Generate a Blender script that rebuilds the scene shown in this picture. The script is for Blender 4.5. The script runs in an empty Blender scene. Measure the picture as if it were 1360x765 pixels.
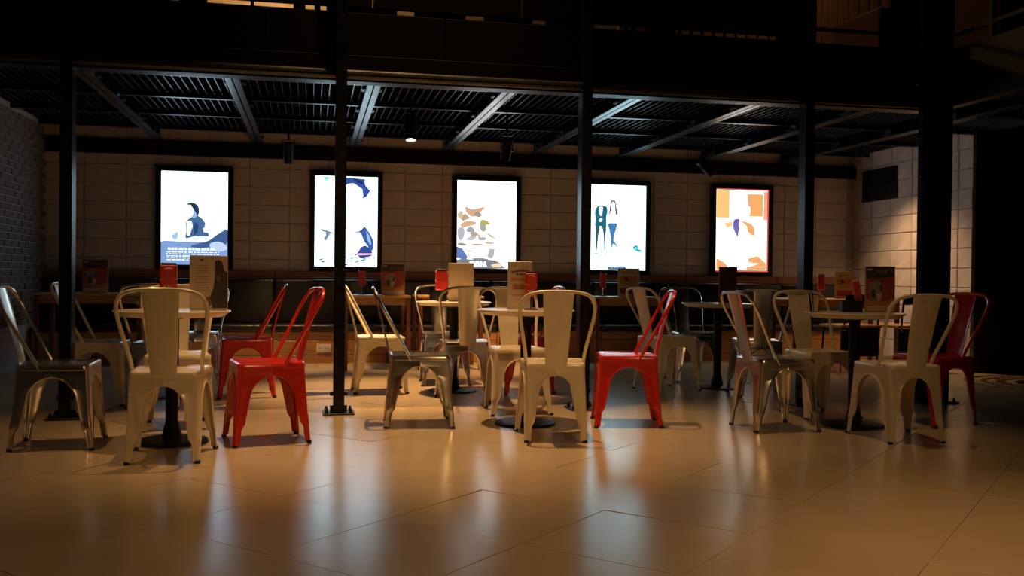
import bpy, bmesh, math, random
from mathutils import Vector, Matrix
random.seed(7)
S = bpy.context.scene
C = S.collection
R = math.radians

# ------------------------------------------------------------------ camera
cam = bpy.data.cameras.new('camera'); cam.sensor_width = 36.0; cam.lens = 36.0 * 1269.1 / 1360.0
cam.clip_start = 0.05
co = bpy.data.objects.new('camera', cam); C.objects.link(co)
cr = Vector((0.97877147, -0.20466214, 0.01094635)); cu = Vector((-0.00844605, 0.01308629, 0.9998787)); cf = Vector((0.20478057, 0.97874519, -0.0110799))
M = Matrix.Identity(4)
for i in range(3):
    M[i][0] = cr[i]; M[i][1] = cu[i]; M[i][2] = -cf[i]
M[0][3], M[1][3], M[2][3] = 0.0, 0.0, 0.934
co.matrix_world = M
S.camera = co

# ------------------------------------------------------------------ world, lights, exposure
w = bpy.data.worlds.new('dark_hall'); S.world = w; w.use_nodes = True
w.node_tree.nodes['Background'].inputs[0].default_value = (0.9, 0.55, 0.3, 1)
w.node_tree.nodes['Background'].inputs[1].default_value = 0.002
S.view_settings.view_transform = 'Standard'; S.view_settings.look = 'None'
S.view_settings.exposure = 0.0; S.view_settings.gamma = 1.0; S.view_settings.use_curve_mapping = False
try:
    S.cycles.use_denoising = True
    S.cycles.sample_clamp_indirect = 4.0
except Exception:
    pass

WARM = (1.0, 0.55, 0.22)
def spot(name, loc, target, power, angle=80, blend=0.7, radius=0.05, color=WARM):
    l = bpy.data.lights.new(name, 'SPOT'); l.energy = power; l.color = color
    l.spot_size = R(angle); l.spot_blend = blend; l.shadow_soft_size = radius
    o = bpy.data.objects.new(name, l); C.objects.link(o); o.location = loc
    o.rotation_euler = (Vector(target) - Vector(loc)).to_track_quat('-Z', 'Y').to_euler()
    return o
# high hall spotlights far above the open floor
spot('hall_spotlight', (-2.3, 5.2, 8.5), (-1.25, 5.45, 0), 520, 24, 0.9, 0.03)
spot('hall_spotlight', (0.70, 5.95, 8.5), (0.70, 5.88, 0), 2500, 32, 1.0, 0.03)
spot('hall_spotlight', (2.7, 5.4, 8.5), (2.7, 5.4, 0), 470, 26, 1.0, 0.03)
spot('front_fill_spot', (2.3, -2.5, 3.0), (1.2, 5.0, -0.5), 330, 44, 1.0, 0.35)  # added fill behind the camera, brightens the chair backs
spot('hall_spotlight', (0.3, 2.6, 8.5), (0.2, 3.0, 0), 340, 38, 1.0, 0.05)
spot('hall_spotlight', (2.9, 1.9, 5.2), (2.75, 2.45, 0), 420, 42, 1.0)
# low lamp light of the seating area (each below its lamp housing)
LAMPS = [(0.794, 8.0, 2.06), (-0.245, 9.9, 2.06), (1.824, 9.03, 2.06), (4.233, 9.92, 2.06), (5.95, 9.62, 2.34)]
spot('seating_spotlight', (0.794, 7.99, 2.045), (0.66, 7.76, 0), 340, 72, 0.6, 0.02)
spot('seating_spotlight', (-0.25, 9.93, 2.03), (-0.3, 10.15, 0), 150, 62, 0.7, 0.02)
spot('seating_spotlight', (1.82, 9.07, 2.03), (1.62, 9.75, 0), 230, 66, 0.7, 0.02)
spot('seating_spotlight', (5.95, 9.62, 2.33), (6.30, 9.50, 0), 125, 105, 1.0, 0.02)
# upper gallery lamps
for x, y, z, e in ((-0.4, 9.9, 4.1, 55), (4.7, 8.3, 4.3, 6)):
    l = bpy.data.lights.new('gallery_lamp', 'POINT'); l.energy = e; l.color = (1.0, 0.62, 0.28); l.shadow_soft_size = 0.08
    o = bpy.data.objects.new('gallery_lamp', l); C.objects.link(o); o.location = (x, y, z)

# ------------------------------------------------------------------ materials
MATS = {}
def mat(name, color, rough=0.5, metal=0.0, var=0.12, scale=18.0, rvar=0.08, bump=0.0, bscale=60.0, coat=0.0, spec=0.5, stretch=None, detail=6.0, lo_p=0.3, hi_p=0.7):
    if name in MATS: return MATS[name]
    m = bpy.data.materials.new(name); m.use_nodes = True
    nt = m.node_tree; b = nt.nodes['Principled BSDF']
    b.inputs['Metallic'].default_value = metal
    b.inputs['Specular IOR Level'].default_value = spec
    if coat: b.inputs['Coat Weight'].default_value = coat; b.inputs['Coat Roughness'].default_value = 0.12
    tc = nt.nodes.new('ShaderNodeTexCoord'); n = nt.nodes.new('ShaderNodeTexNoise')
    n.inputs['Scale'].default_value = scale; n.inputs['Detail'].default_value = detail
    src = tc.outputs['Object']
    if stretch:
        mp = nt.nodes.new('ShaderNodeMapping'); mp.inputs['Scale'].default_value = stretch
        nt.links.new(src, mp.inputs['Vector']); src = mp.outputs['Vector']
    nt.links.new(src, n.inputs['Vector'])
    cr_ = nt.nodes.new('ShaderNodeValToRGB')
    lo = [max(0, c * (1 - var)) for c in color]; hi = [min(1, c * (1 + var)) for c in color]
    cr_.color_ramp.elements[0].position = lo_p; cr_.color_ramp.elements[1].position = hi_p
    cr_.color_ramp.elements[0].color = (*lo, 1); cr_.color_ramp.elements[1].color = (*hi, 1)
    nt.links.new(n.outputs['Fac'], cr_.inputs['Fac']); nt.links.new(cr_.outputs['Color'], b.inputs['Base Color'])
    mr = nt.nodes.new('ShaderNodeMapRange')
    mr.inputs['To Min'].default_value = max(0.03, rough - rvar); mr.inputs['To Max'].default_value = min(1, rough + rvar)
    nt.links.new(n.outputs['Fac'], mr.inputs['Value']); nt.links.new(mr.outputs['Result'], b.inputs['Roughness'])
    if bump:
        n2 = nt.nodes.new('ShaderNodeTexNoise'); n2.inputs['Scale'].default_value = bscale; n2.inputs['Detail'].default_value = 4
        nt.links.new(tc.outputs['Object'], n2.inputs['Vector'])
        bp = nt.nodes.new('ShaderNodeBump'); bp.inputs['Strength'].default_value = bump; bp.inputs['Distance'].default_value = 0.01
        nt.links.new(n2.outputs['Fac'], bp.inputs['Height']); nt.links.new(bp.outputs['Normal'], b.inputs['Normal'])
    MATS[name] = m
    return m
def emit(name, color, strength):
    if name in MATS: return MATS[name]
    m = bpy.data.materials.new(name); m.use_nodes = True; nt = m.node_tree
    nt.nodes.clear()
    out = nt.nodes.new('ShaderNodeOutputMaterial'); e = nt.nodes.new('ShaderNodeEmission')
    e.inputs[0].default_value = (*color, 1); e.inputs[1].default_value = strength
    nt.links.new(e.outputs[0], out.inputs[0]); MATS[name] = m
    return m

PAINT = {
 'white': mat('cream_white_enamel', (0.80, 0.71, 0.53), 0.28, 0, 0.04, 9, 0.05, coat=0.3),
 'silver': mat('lacquered_bare_steel', (0.72, 0.69, 0.63), 0.235, 1.0, 0.08, 14, 0.03),
 'red': mat('red_enamel', (0.62, 0.022, 0.012), 0.26, 0, 0.06, 9, 0.05, coat=0.4),
}
BLACK = mat('black_painted_steel', (0.008, 0.008, 0.009), 0.42, 0.0, 0.2, 25, 0.1, spec=0.25)
POSTM = mat('satin_black_post_paint', (0.007, 0.007, 0.008), 0.24, 0.0, 0.2, 25, 0.05, spec=0.25)
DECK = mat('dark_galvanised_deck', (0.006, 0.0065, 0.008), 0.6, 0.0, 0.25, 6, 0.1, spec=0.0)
GLINT = mat('rib_glint_steel', (0.26, 0.26, 0.28), 0.32, 0.9, 0.3, 6, 0.1)  # pale tone gives the glint lines on the black deck ribs
BEAM = mat('grey_primed_steel', (0.030, 0.032, 0.037), 0.30, 0.3, 0.25, 10, 0.1)
TILE = mat('beige_porcelain_tile', (0.50, 0.40, 0.262), 0.225, 0, 0.09, 2.6, 0.025, bump=0.02, bscale=7, spec=0.5, detail=4.0, lo_p=0.2, hi_p=0.8)
GROUT = mat('brown_grout', (0.20, 0.15, 0.10), 0.85)
BLOCK = mat('buff_concrete_block', (0.62, 0.58, 0.60), 0.85, 0, 0.12, 7, 0.05, bump=0.35, bscale=70)
MORTAR = mat('grey_mortar', (0.43, 0.41, 0.42), 0.95)
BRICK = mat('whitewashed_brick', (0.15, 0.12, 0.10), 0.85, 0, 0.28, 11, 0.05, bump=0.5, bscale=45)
LEATHER = mat('black_leatherette', (0.011, 0.010, 0.010), 0.32, 0, 0.2, 40, 0.06, bump=0.15, bscale=120)
WOOD = mat('orange_brown_veneer', (0.40, 0.19, 0.065), 0.42, 0, 0.28, 9, 0.06, stretch=(0.6, 6, 9))
LEDGE = mat('brown_ledge_veneer', (0.30, 0.125, 0.06), 0.55, 0, 0.2, 9, 0.05, stretch=(0.6, 6, 9))
DWOOD = mat('red_brown_veneer', (0.15, 0.05, 0.028), 0.45, 0, 0.25, 9, 0.06, stretch=(0.6, 6, 9))
LWOOD = mat('honey_wood', (0.62, 0.34, 0.10), 0.35, 0, 0.18, 8, 0.06, stretch=(1, 7, 7))
MAROON = mat('maroon_upholstery', (0.11, 0.018, 0.016), 0.7)
CAST = mat('black_cast_iron', (0.010, 0.009, 0.009), 0.5, spec=0.2)
RUBBER = mat('black_rubber', (0.012, 0.012, 0.012), 0.8)
PLASTICRED = mat('red_plastic', (0.60, 0.035, 0.02), 0.32, 0, 0.05)
PAPER = mat('cream_printed_card', (0.62, 0.50, 0.37), 0.55, 0, 0.05)
CHROME = mat('polished_chrome', (0.7, 0.7, 0.72), 0.12, 1.0, 0.05)
PLATE = mat('white_socket_plastic', (0.75, 0.72, 0.66), 0.4)
DARKWALL = mat('dark_brown_plaster', (0.045, 0.028, 0.02), 0.8, 0, 0.2, 5)
GALWALL = mat('gallery_wood_lattice', (0.26, 0.13, 0.055), 0.6, 0, 0.5, 14, 0.1, stretch=(14, 1, 0.8))
INKBROWN = mat('brown_ink', (0.20, 0.11, 0.07), 0.6)
INKDARK = mat('dark_ink', (0.05, 0.035, 0.03), 0.55)
INKRED = mat('red_ink', (0.42, 0.06, 0.035), 0.55)
INKORANGE = mat('orange_ink', (0.55, 0.22, 0.09), 0.55)
INKGREY = mat('grey_ink', (0.28, 0.25, 0.26), 0.55)
INKPALE = mat('pale_ink', (0.66, 0.60, 0.55), 0.55)
CLEAR = mat('clear_acrylic_edge', (0.55, 0.52, 0.47), 0.12, 0, 0.03, spec=0.7)

# ------------------------------------------------------------------ helpers
def obj(name, bm, material, parent=None, loc=None, rotz=None, smooth=False):
    me = bpy.data.meshes.new(name); bm.to_mesh(me); bm.free()
    if smooth:
        for p in me.polygons: p.use_smooth = True
        me.set_sharp_from_angle(angle=R(38))
    me.materials.append(material)
    o = bpy.data.objects.new(name, me); C.objects.link(o)
    if parent: o.parent = parent
    if loc is not None: o.location = loc
    if rotz is not None: o.rotation_euler = (0, 0, rotz)
    return o
def link(name, me, parent=None, loc=None, rot=None):
    o = bpy.data.objects.new(name, me); C.objects.link(o)
    if parent: o.parent = parent
    if loc is not None: o.location = loc
    if rot is not None: o.rotation_euler = rot
    return o
def thing(name, label, cat, loc=(0, 0, 0), rotz=0.0, group=None):
    o = bpy.data.objects.new(name, None); C.objects.link(o); o.empty_display_size = 0.1
    o.location = loc; o.rotation_euler = (0, 0, rotz); o['label'] = label; o['category'] = cat
    if group: o['group'] = group
    return o
def tag(o, label, cat, group=None):
    o['label'] = label; o['category'] = cat
    if group: o['group'] = group
    return o
def struct(o, label=None):
    o['kind'] = 'structure'
    if label: o['label'] = label
    return o
def add_box(bm, c, s, bevel=0.0, rot=None, seg=1):
    r = bmesh.ops.create_cube(bm, size=1.0)
    mtx = Matrix.Translation(Vector(c)) @ (rot.to_4x4() if rot else Matrix.Identity(4)) @ Matrix.Diagonal((*s, 1))
    bmesh.ops.transform(bm, matrix=mtx, verts=r['verts'])
    if bevel:
        es = list({e for v in r['verts'] for e in v.link_edges})
        bmesh.ops.bevel(bm, geom=es, offset=bevel, segments=seg, affect='EDGES', profile=0.5)
    return bm
def box(c, s, bevel=0.0, rot=None, seg=1): return add_box(bmesh.new(), c, s, bevel, rot, seg)
def box2(a, b, bevel=0.0, seg=1):
    c = [(p + q) / 2 for p, q in zip(a, b)]; s = [abs(q - p) for p, q in zip(a, b)]
    return box(c, s, bevel, None, seg)
def add_lathe(bm, prof, n=32, c=(0, 0, 0), mtx=None):
    rings = []
    for r, z in prof:
        ring = []
        if r < 1e-6: ring = [bm.verts.new((0, 0, z))]
        else: ring = [bm.verts.new((r * math.cos(2 * math.pi * i / n), r * math.sin(2 * math.pi * i / n), z)) for i in range(n)]
        rings.append(ring)
    for A, B in zip(rings, rings[1:]):
        for i in range(n):
            j = (i + 1) % n
            if len(A) == 1 and len(B) == 1: continue
            if len(A) == 1: bm.faces.new((A[0], B[j], B[i]))
            elif len(B) == 1: bm.faces.new((A[i], A[j], B[0]))
            else: bm.faces.new((A[i], A[j], B[j], B[i]))
    vs = [v for r in rings for v in r]
    m = Matrix.Translation(Vector(c)) @ (mtx if mtx else Matrix.Identity(4))
    bmesh.ops.transform(bm, matrix=m, verts=vs)
    bmesh.ops.recalc_face_normals(bm, faces=list({f for v in vs for f in v.link_faces}))
    return bm
def lathe(prof, n=32, c=(0, 0, 0), mtx=None): return add_lathe(bmesh.new(), prof, n, c, mtx)
def add_tube(bm, pts, r, n=8, cap=True):
    pts = [Vector(p) for p in pts]; rings = []
    prev = None
    for i, p in enumerate(pts):
        t = (pts[min(i + 1, len(pts) - 1)] - pts[max(i - 1, 0)]).normalized()
        if prev is None:
            a = Vector((0, 0, 1)) if abs(t.z) < 0.9 else Vector((1, 0, 0))
            u = t.cross(a).normalized()
        else:
            u = (prev - t * prev.dot(t)).normalized()
        prev = u; v = t.cross(u)
        rr = r[i] if isinstance(r, (list, tuple)) else r
        rings.append([bm.verts.new(p + u * (rr * math.cos(2 * math.pi * k / n)) + v * (rr * math.sin(2 * math.pi * k / n))) for k in range(n)])
    fs = []
    for A, B in zip(rings, rings[1:]):
        for k in range(n):
            fs.append(bm.faces.new((A[k], A[(k + 1) % n], B[(k + 1) % n], B[k])))
    if cap:
        fs.append(bm.faces.new(rings[0])); fs.append(bm.faces.new(rings[-1]))
    bmesh.ops.recalc_face_normals(bm, faces=fs)
    return bm
def tube(pts, r, n=8): return add_tube(bmesh.new(), pts, r, n)
def catmull(pts, k=6):
    P = [Vector(p) for p in pts]; out = []
    for i in range(len(P) - 1):
        p0 = P[max(i - 1, 0)]; p1 = P[i]; p2 = P[i + 1]; p3 = P[min(i + 2, len(P) - 1)]
        for j in range(k):
            t = j / k
            out.append(0.5 * ((2 * p1) + (p2 - p0) * t + (2 * p0 - 5 * p1 + 4 * p2 - p3) * t * t + (3 * p1 - p0 - 3 * p2 + p3) * t ** 3))
    out.append(P[-1]); return out
def dup(root, loc, rotz, label, group=None, name=None):
    r = root.copy(); C.objects.link(r); r.location = loc; r.rotation_euler = (0, 0, rotz); r['label'] = label
    if group: r['group'] = group
    for ch in list(root.children):
        c = ch.copy(); C.objects.link(c); c.parent = r
        for g in list(ch.children):
            d = g.copy(); C.objects.link(d); d.parent = c
    return r

# ------------------------------------------------------------------ floor
WALLY = 10.92; LX = -2.757; RX = 6.676; TANG = 0.8; TS = 0.6085
floor = struct(obj('floor', box2((-3.2, -1.5, -0.16), (10.5, 11.4, -0.009)), GROUT), 'beige stone tile floor laid diagonally')
A = Vector((math.sin(TANG), math.cos(TANG), 0)); Bv = Vector((-math.cos(TANG), math.sin(TANG), 0))
tile_meshes = []
for k in range(3):
    bm = box((0, 0, -0.005), (TS - 0.0022, TS - 0.0022, 0.01), 0.0008)
    me = bpy.data.meshes.new('floor_tile'); bm.to_mesh(me); bm.free(); me.materials.append(TILE); tile_meshes.append(me)
cands = []
for i in range(-12, 30):
    for j in range(-14, 26):
        c = A * (2.187 + TS * (i + 0.5)) + Bv * (1.226 + TS * (j + 0.5))
        if c.y < 1.6 or c.y > 10.75 or c.x < LX - 0.3 or c.x > 9.3: continue
        if c.x > RX + 0.25 and c.y > 8.75: continue
        d = c.x * cf.x + c.y * cf.y; s = c.x * cr.x + c.y * cr.y
        if d < 1.7: continue
        if abs(s) > d * 0.56 + 1.15: continue
        cands.append((d, c))
cands.sort(key=lambda q: q[0])
rng = random.Random(3)
for n, (d, c) in enumerate(cands[:300]):
    t = link('floor_tile', tile_meshes[n % 3], floor, (c.x, c.y, -rng.uniform(0, 0.0012)), (rng.gauss(0, 0.0022), rng.gauss(0, 0.0022), math.pi / 2 - TANG + math.pi / 2 * rng.randrange(4)))
print('tiles', len(cands))

# round floor medallion on the right
md = thing('floor_medallion', 'round dark floor medallion with concentric rings at the far right', 'floor inlay', (6.75, 7.62, 0))
obj('disc', lathe([(0, 0.003), (0.34, 0.003), (0.34, 0.0)], 48), mat('dark_inlay', (0.035, 0.02, 0.012), 0.3), md)
for r0, r1 in ((0.42, 0.50), (0.58, 0.63), (0.74, 0.78)):
    obj('ring', lathe([(r0, 0.0), (r0, 0.003), (r1, 0.003), (r1, 0.0)], 64), mat('brown_inlay', (0.10, 0.065, 0.04), 0.35), md)

# ------------------------------------------------------------------ walls
wall_back = struct(obj('wall_back', box2((LX - 0.3, WALLY + 0.012, 0), (RX + 0.3, WALLY + 0.3, 5.0)), MORTAR), 'buff concrete block back wall')
def block_mesh(name, l, h, d, m, bev=0.006):
    bm = box((0, 0, 0), (l, d, h), bev); me = bpy.data.meshes.new(name); bm.to_mesh(me); bm.free(); me.materials.append(m); return me
BL = 0.427; BH = 0.2
bmsh = [block_mesh('concrete_block', BL - 0.007, BH - 0.007, 0.05, BLOCK, 0.004 + 0.001 * k) for k in range(3)]
i = 0
x = -0.254 + BL / 2 - 6 * BL
while x < RX + 0.1:
    for r in range(8):
        z = 0.907 + BH * (r + 0.5)
        xx = x
        l = link('concrete_block', bmsh[i % 3], wall_back, (xx, WALLY + 0.025 + rng.uniform(-0.003, 0.003), z)); i += 1
    x += BL
wall_left = struct(obj('wall_left', box2((LX - 0.35, -1.5, 0), (LX - 0.02, WALLY + 0.3, 5.0)), MORTAR), 'whitewashed brick side wall')
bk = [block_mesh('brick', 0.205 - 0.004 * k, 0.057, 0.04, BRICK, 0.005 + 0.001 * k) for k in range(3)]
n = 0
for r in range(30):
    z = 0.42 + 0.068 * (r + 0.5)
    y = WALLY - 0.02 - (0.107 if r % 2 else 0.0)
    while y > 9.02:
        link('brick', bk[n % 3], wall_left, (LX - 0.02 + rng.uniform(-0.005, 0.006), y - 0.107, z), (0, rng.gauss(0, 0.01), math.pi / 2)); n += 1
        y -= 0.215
print('bricks', n)
wall_right = struct(obj('wall_right', box2((RX + 0.012, 8.72, 0), (RX + 0.26, WALLY + 0.3, 2.62)), MORTAR), 'lit buff block return wall')
n = 0
for r in range(12):
    z = 0.0 + 0.2075 * (r + 0.5) + 0.045
    for k in range(6):
        y0 = 10.93 - 0.40 * k; y1 = max(y0 - 0.40, 8.705)
        if y0 - y1 < 0.05: continue
        bm = box((0, 0, 0), (0.05, y0 - y1 - 0.010, 0.1975), 0.005)
        o = obj('concrete_block', bm, BLOCK, wall_right, (RX + 0.025 + rng.uniform(-0.003, 0.003), (y0 + y1) / 2, z)); n += 1
wall_dark = struct(obj('wall_far_right', box2((RX + 0.04, 8.705, 0), (10.3, 8.95, 2.62)), DARKWALL), 'dark brown partition wall')
struct(obj('baseboard_far_right', box2((RX + 0.06, 8.68, 0), (10.3, 8.704, 0.10)), mat('dark_skirting', (0.03, 0.018, 0.012), 0.5)))
for xx in (7.55, 8.6):
    struct(obj('trim_1' if xx < 8 else 'trim_2', box2((xx, 8.66, 0.1), (xx + 0.09, 8.704, 2.5), 0.004), BLACK))

# ------------------------------------------------------------------ ceiling of the seating area (steel deck)
ceiling = struct(obj('ceiling', box2((LX, 6.72, 2.56), (10.3, WALLY + 0.012, 2.74)), mat('dark_slab', (0.03, 0.03, 0.032), 0.8)), 'corrugated steel deck under the gallery')
BX = [-1.635 + 1.042 * k for k in range(9)]
def deck_sheet(x0, x1):
    bm = bmesh.new(); p = 0.065; prof = []; x = x0; zt, zb = 2.55, 2.505
    while x < x1 - 1e-4:
        for dx, z in ((0.0, zb), (0.018, zb), (0.022, zt), (0.061, zt)):
            if x + dx < x1: prof.append((x + dx, z))
        x += p
    prof.append((x1, zb))
    ys = (6.72, WALLY + 0.012)
    rows = [[bm.verts.new((px, y, z)) for px, z in prof] for y in ys]
    for a in range(len(prof) - 1):
        bm.faces.new((rows[0][a], rows[0][a + 1], rows[1][a + 1], rows[1][a]))
    # narrow pale strips added along every rib to give glints
    x = x0
    while x < x1 - 0.03:
        n0 = len(bm.faces)
        add_box(bm, (x + 0.009, (ys[0] + ys[1]) / 2, zb - 0.003), (0.0035, ys[1] - ys[0], 0.006))
        bm.faces.ensure_lookup_table()
        for f in bm.faces[n0:]: f.material_index = 1
        x += p
    return bm
edges = [LX] + BX + [RX + 0.3]
for a, b in zip(edges, edges[1:]):
    obj('deck_sheet', deck_sheet(a, b), DECK, ceiling).data.materials.append(GLINT)
obj('deck_sheet', box2((RX + 0.3, 6.72, 2.50), (10.3, 8.7, 2.55)), DECK, ceiling)
JY = [7.72, 8.69, 9.65, 10.60]
ordn = ['first', 'second', 'third', 'fourth', 'fifth', 'sixth', 'seventh', 'eighth', 'ninth']
bolt_bm = lathe([(0, 0.006), (0.009, 0.006), (0.009, 0)], 6)
bolt_me = bpy.data.meshes.new('bolt'); bolt_bm.to_mesh(bolt_me); bolt_bm.free(); bolt_me.materials.append(BEAM)
for k, x in enumerate(BX[:8]):
    t = thing('ceiling_beam', '%s steel double-channel ceiling beam from the brick wall, running towards the posters' % ordn[k], 'beam', (x, 0, 0), 0, 'double-channel beams under the gallery')
    for s in (-1, 1):
        obj('channel', box2((s * 0.006, 6.76, 2.375), (s * 0.052, WALLY - 0.03, 2.387)), BEAM, t)
        obj('web', box2((s * 0.006, 6.76, 2.387), (s * 0.014, WALLY - 0.03, 2.50)), DECK, t)
    for y in JY:
        for s in (-1, 1):
            cp = obj('clip_angle', box2((s * 0.054, y - 0.15, 2.395), (s * 0.080, y - 0.05, 2.403)), BEAM, t)
            obj('clip_web', box2((s * 0.016, y - 0.13, 2.39), (s * 0.022, y - 0.03, 2.455)), BEAM, t)
            for q in (-0.13, -0.10, -0.07):
                link('bolt', bolt_me, cp, (s * 0.068, y + q, 2.395), (math.pi, 0, 0))
for k, y in enumerate(JY):
    t = thing('ceiling_joist', '%s thin steel cross joist from the gallery edge, running along the ceiling' % ordn[k], 'beam', (0, y, 0), 0, 'cross joists under the gallery')
    obj('flange', box2((LX, -0.025, 2.455), (RX, 0.025, 2.461)), BEAM, t)
    obj('web', box2((LX, -0.005, 2.461), (RX, 0.005, 2.497)), DECK, t)
# ledger band on the back wall
tag(obj('ledger_beam', box2((LX, WALLY - 0.05, 2.215), (RX, WALLY - 0.002, 2.370), 0.004), BLACK), 'long flat black ledger band along the block wall above the light boxes', 'beam')

# gallery edge: front beam, fascia, guard
FAS = mat('near_black_panel', (0.006, 0.0045, 0.004), 0.65, spec=0.04)
t = thing('gallery_front_beam', 'long black gallery edge beam with a round tube along its lower edge', 'beam', (0, 6.65, 0))
obj('web', box2((LX, -0.02, 2.27), (4.86, 0.07, 2.44), 0.004), FAS, t)
obj('edge_tube', tube([(LX, -0.035, 2.305), (4.86, -0.035, 2.305)], 0.032, 12), mat('dark_painted_tube', (0.022, 0.021, 0.021), 0.24), t)
obj('lower_flange', box2((LX, -0.02, 2.262), (4.86, 0.10, 2.272)), BLACK, t)
FAS = mat('near_black_panel', (0.006, 0.0045, 0.004), 0.65, spec=0.04)
t = thing('gallery_fascia', 'near-black panelled fascia above the posters hiding the gallery floor edge', 'panel', (0, 6.65, 0))
x = LX
while x < 4.57:
    x1 = min(x + 1.216, 4.58)
    obj('panel', box2((x + 0.003, 0.0, 2.44), (x1 - 0.003, 0.06, 2.735), 0.003), FAS, t); x = x1
floor_gal = struct(obj('floor_gallery', box2((LX, 6.71, 2.742), (10.3, WALLY, 2.755)), mat('gallery_boards', (0.06, 0.035, 0.02), 0.5)), 'gallery floor boards')
t = thing('gallery_guard', 'solid black gallery guard rail above the fascia', 'railing', (0, 6.65, 0))
x = LX
while x < 3.60:
    x1 = min(x + 1.05, 3.62)
    obj('guard_panel', box2((x + 0.004, 0.0, 2.775), (x1 - 0.004, 0.04, 3.65), 0.003), FAS, t); x = x1
for a, b in ((LX, -1.0), (-0.88, -0.70), (-0.42, -0.40), (-0.14, -0.06), (0.0, 0.04), (0.08, 0.56), (0.68, 1.04), (1.17, 1.52), (1.62, 1.90), (2.2, 2.23), (2.36, 2.6), (3.42, 3.62)):
    obj('kick_block', box2((a, 0.005, 2.735), (b, 0.05, 2.776)), FAS, t)
obj('end_post', box2((3.60, -0.01, 2.735), (3.70, 0.07, 3.75), 0.003), FAS, t)
t = thing('gallery_open_railing', 'open black gallery railing beside the maroon armchair at upper right', 'railing', (0, 6.65, 0))
obj('lower_rail', box2((3.70, 0.0, 2.835), (4.59, 0.03, 2.86)), BLACK, t)
obj('top_rail', box2((3.70, -0.01, 3.64), (4.59, 0.04, 3.69)), BLACK, t)
# right gallery arm, coming towards the camera
t = thing('side_gallery', 'dark gallery arm over the right side of the hall', 'gallery', (0, 0, 0))
obj('soffit', box2((4.90, 2.2, 2.40), (10.3, 6.71, 2.50)), FAS, t)
obj('edge_beam', box2((4.86, 2.2, 2.30), (4.95, 6.71, 2.74), 0.004), BLACK, t)
obj('deck', box2((4.95, 2.2, 2.5), (10.3, 6.71, 2.742)), FAS, t)
for y in (3.6, 4.6, 5.6):
    obj('soffit_rib', box2((4.96, y, 2.34), (10.3, y + 0.08, 2.40)), BEAM, t)
t = thing('gallery_side_railing', 'thin black railing along the right gallery arm', 'railing', (4.90, 0, 0))
for z in (2.86, 3.2, 3.64):
    obj('rail', box2((-0.015, 2.2, z - 0.014), (0.015, 6.62, z + 0.014)), BLACK, t)
for y in (2.3, 3.3, 4.3, 5.3, 6.2):
    obj('baluster', box2((-0.02, y - 0.02, 2.742), (0.02, y + 0.02, 3.66)), BLACK, t)
wg = struct(obj('wall_gallery', box2((3.0, 9.2, 2.756), (10.3, 9.3, 5.0)), GALWALL), 'warm slatted gallery wall')
for k in range(44):
    obj('slat', box2((3.05 + k * 0.12, 9.17, 2.95), (3.10 + k * 0.12, 9.2, 4.9)), GALWALL, wg)
wgl = struct(obj('wall_gallery_left', box2((LX, WALLY - 0.06, 2.756), (3.0, WALLY, 5.0)), mat('gallery_plaster', (0.45, 0.33, 0.2), 0.7)), 'warm plaster gallery wall')
def armchair(x, y, rz, label):
    t = thing('armchair', label, 'armchair', (x, y, 2.756), rz, 'gallery armchairs')
    obj('seat', box2((-0.30, -0.28, 0.18), (0.30, 0.30, 0.42), 0.04, 2), MAROON, t)
    obj('backrest', box2((-0.30, -0.40, 0.15), (0.30, -0.26, 0.78), 0.04, 2), MAROON, t)
    for s in (-1, 1):
        obj('armrest', box2((s * 0.30, -0.38, 0.15), (s * 0.40, 0.30, 0.60), 0.03, 2), MAROON, t)
        for q in (-0.33, 0.25):
            obj('leg', box2((s * 0.34 - 0.02, q - 0.02, 0), (s * 0.34 + 0.02, q + 0.02, 0.16)), CAST, t)
armchair(5.22, 8.0, 0.1, 'maroon gallery armchair behind the open railing, left of the tall post')
armchair(5.70, 7.3, 0.35, 'maroon gallery armchair at the far right, behind the side railing')

# ------------------------------------------------------------------ steel posts
def post(x, y, wx, wy, label, top=4.2, double=False):
    t = thing('steel_post', label, 'post', (x, y, 0), 0, 'black steel posts along the gallery edge')
    if not double:
        obj('shaft', box2((-wx / 2, -wy / 2, 0.012), (wx / 2, wy / 2, top), 0.004), POSTM, t)
    else:
        for s in (-1, 1):
            obj('shaft', box2((s * 0.022, -0.03, 0.012), (s * 0.130, 0.035, top), 0.004), FAS, t)
        obj('web_plate', box2((-0.027, -0.01, 0.012), (0.027, 0.03, top)), BEAM, t)
    pw = 0.105 if not double else 0.17
    bp = obj('base_plate', box2((-pw, -0.10, 0), (pw, 0.10, 0.012), 0.002), BLACK, t)
    for sx in (-1, 1):
        for sy in (-1, 1):
            link('anchor_bolt', anchor_me, bp, (sx * (pw - 0.025), sy * 0.07, 0.012))
        obj('gusset', box2((sx * wx / 2, -0.006, 0.012), (sx * (wx / 2 + 0.02), 0.006, 0.055)), BLACK, t)
        obj('side_bolt', box((sx * (wx / 2 + 0.010), 0, 0.135), (0.024, 0.028, 0.028), 0.004), BLACK, t)
    return t
ab = lathe([(0, 0.03), (0.008, 0.03), (0.008, 0.014), (0.013, 0.014), (0.013, 0)], 6)
anchor_me = bpy.data.meshes.new('anchor_bolt'); ab.to_mesh(anchor_me); ab.free(); anchor_me.materials.append(BLACK)
PY = 6.57
post(-1.535, PY, 0.075, 0.11, 'slim black steel post at the left, near the brick wall')
post(0.182, PY, 0.075, 0.11, 'slim black steel post in front of the second light box')
post(1.895, PY, 0.075, 0.11, 'slim black steel post just left of the fourth light box')
post(3.62, PY, 0.075, 0.11, 'slim black steel post just right of the red-edged light box')
post(4.727, 6.60, 0.23, 0.12, 'wide double black steel post before the lit block wall', double=True)

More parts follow.
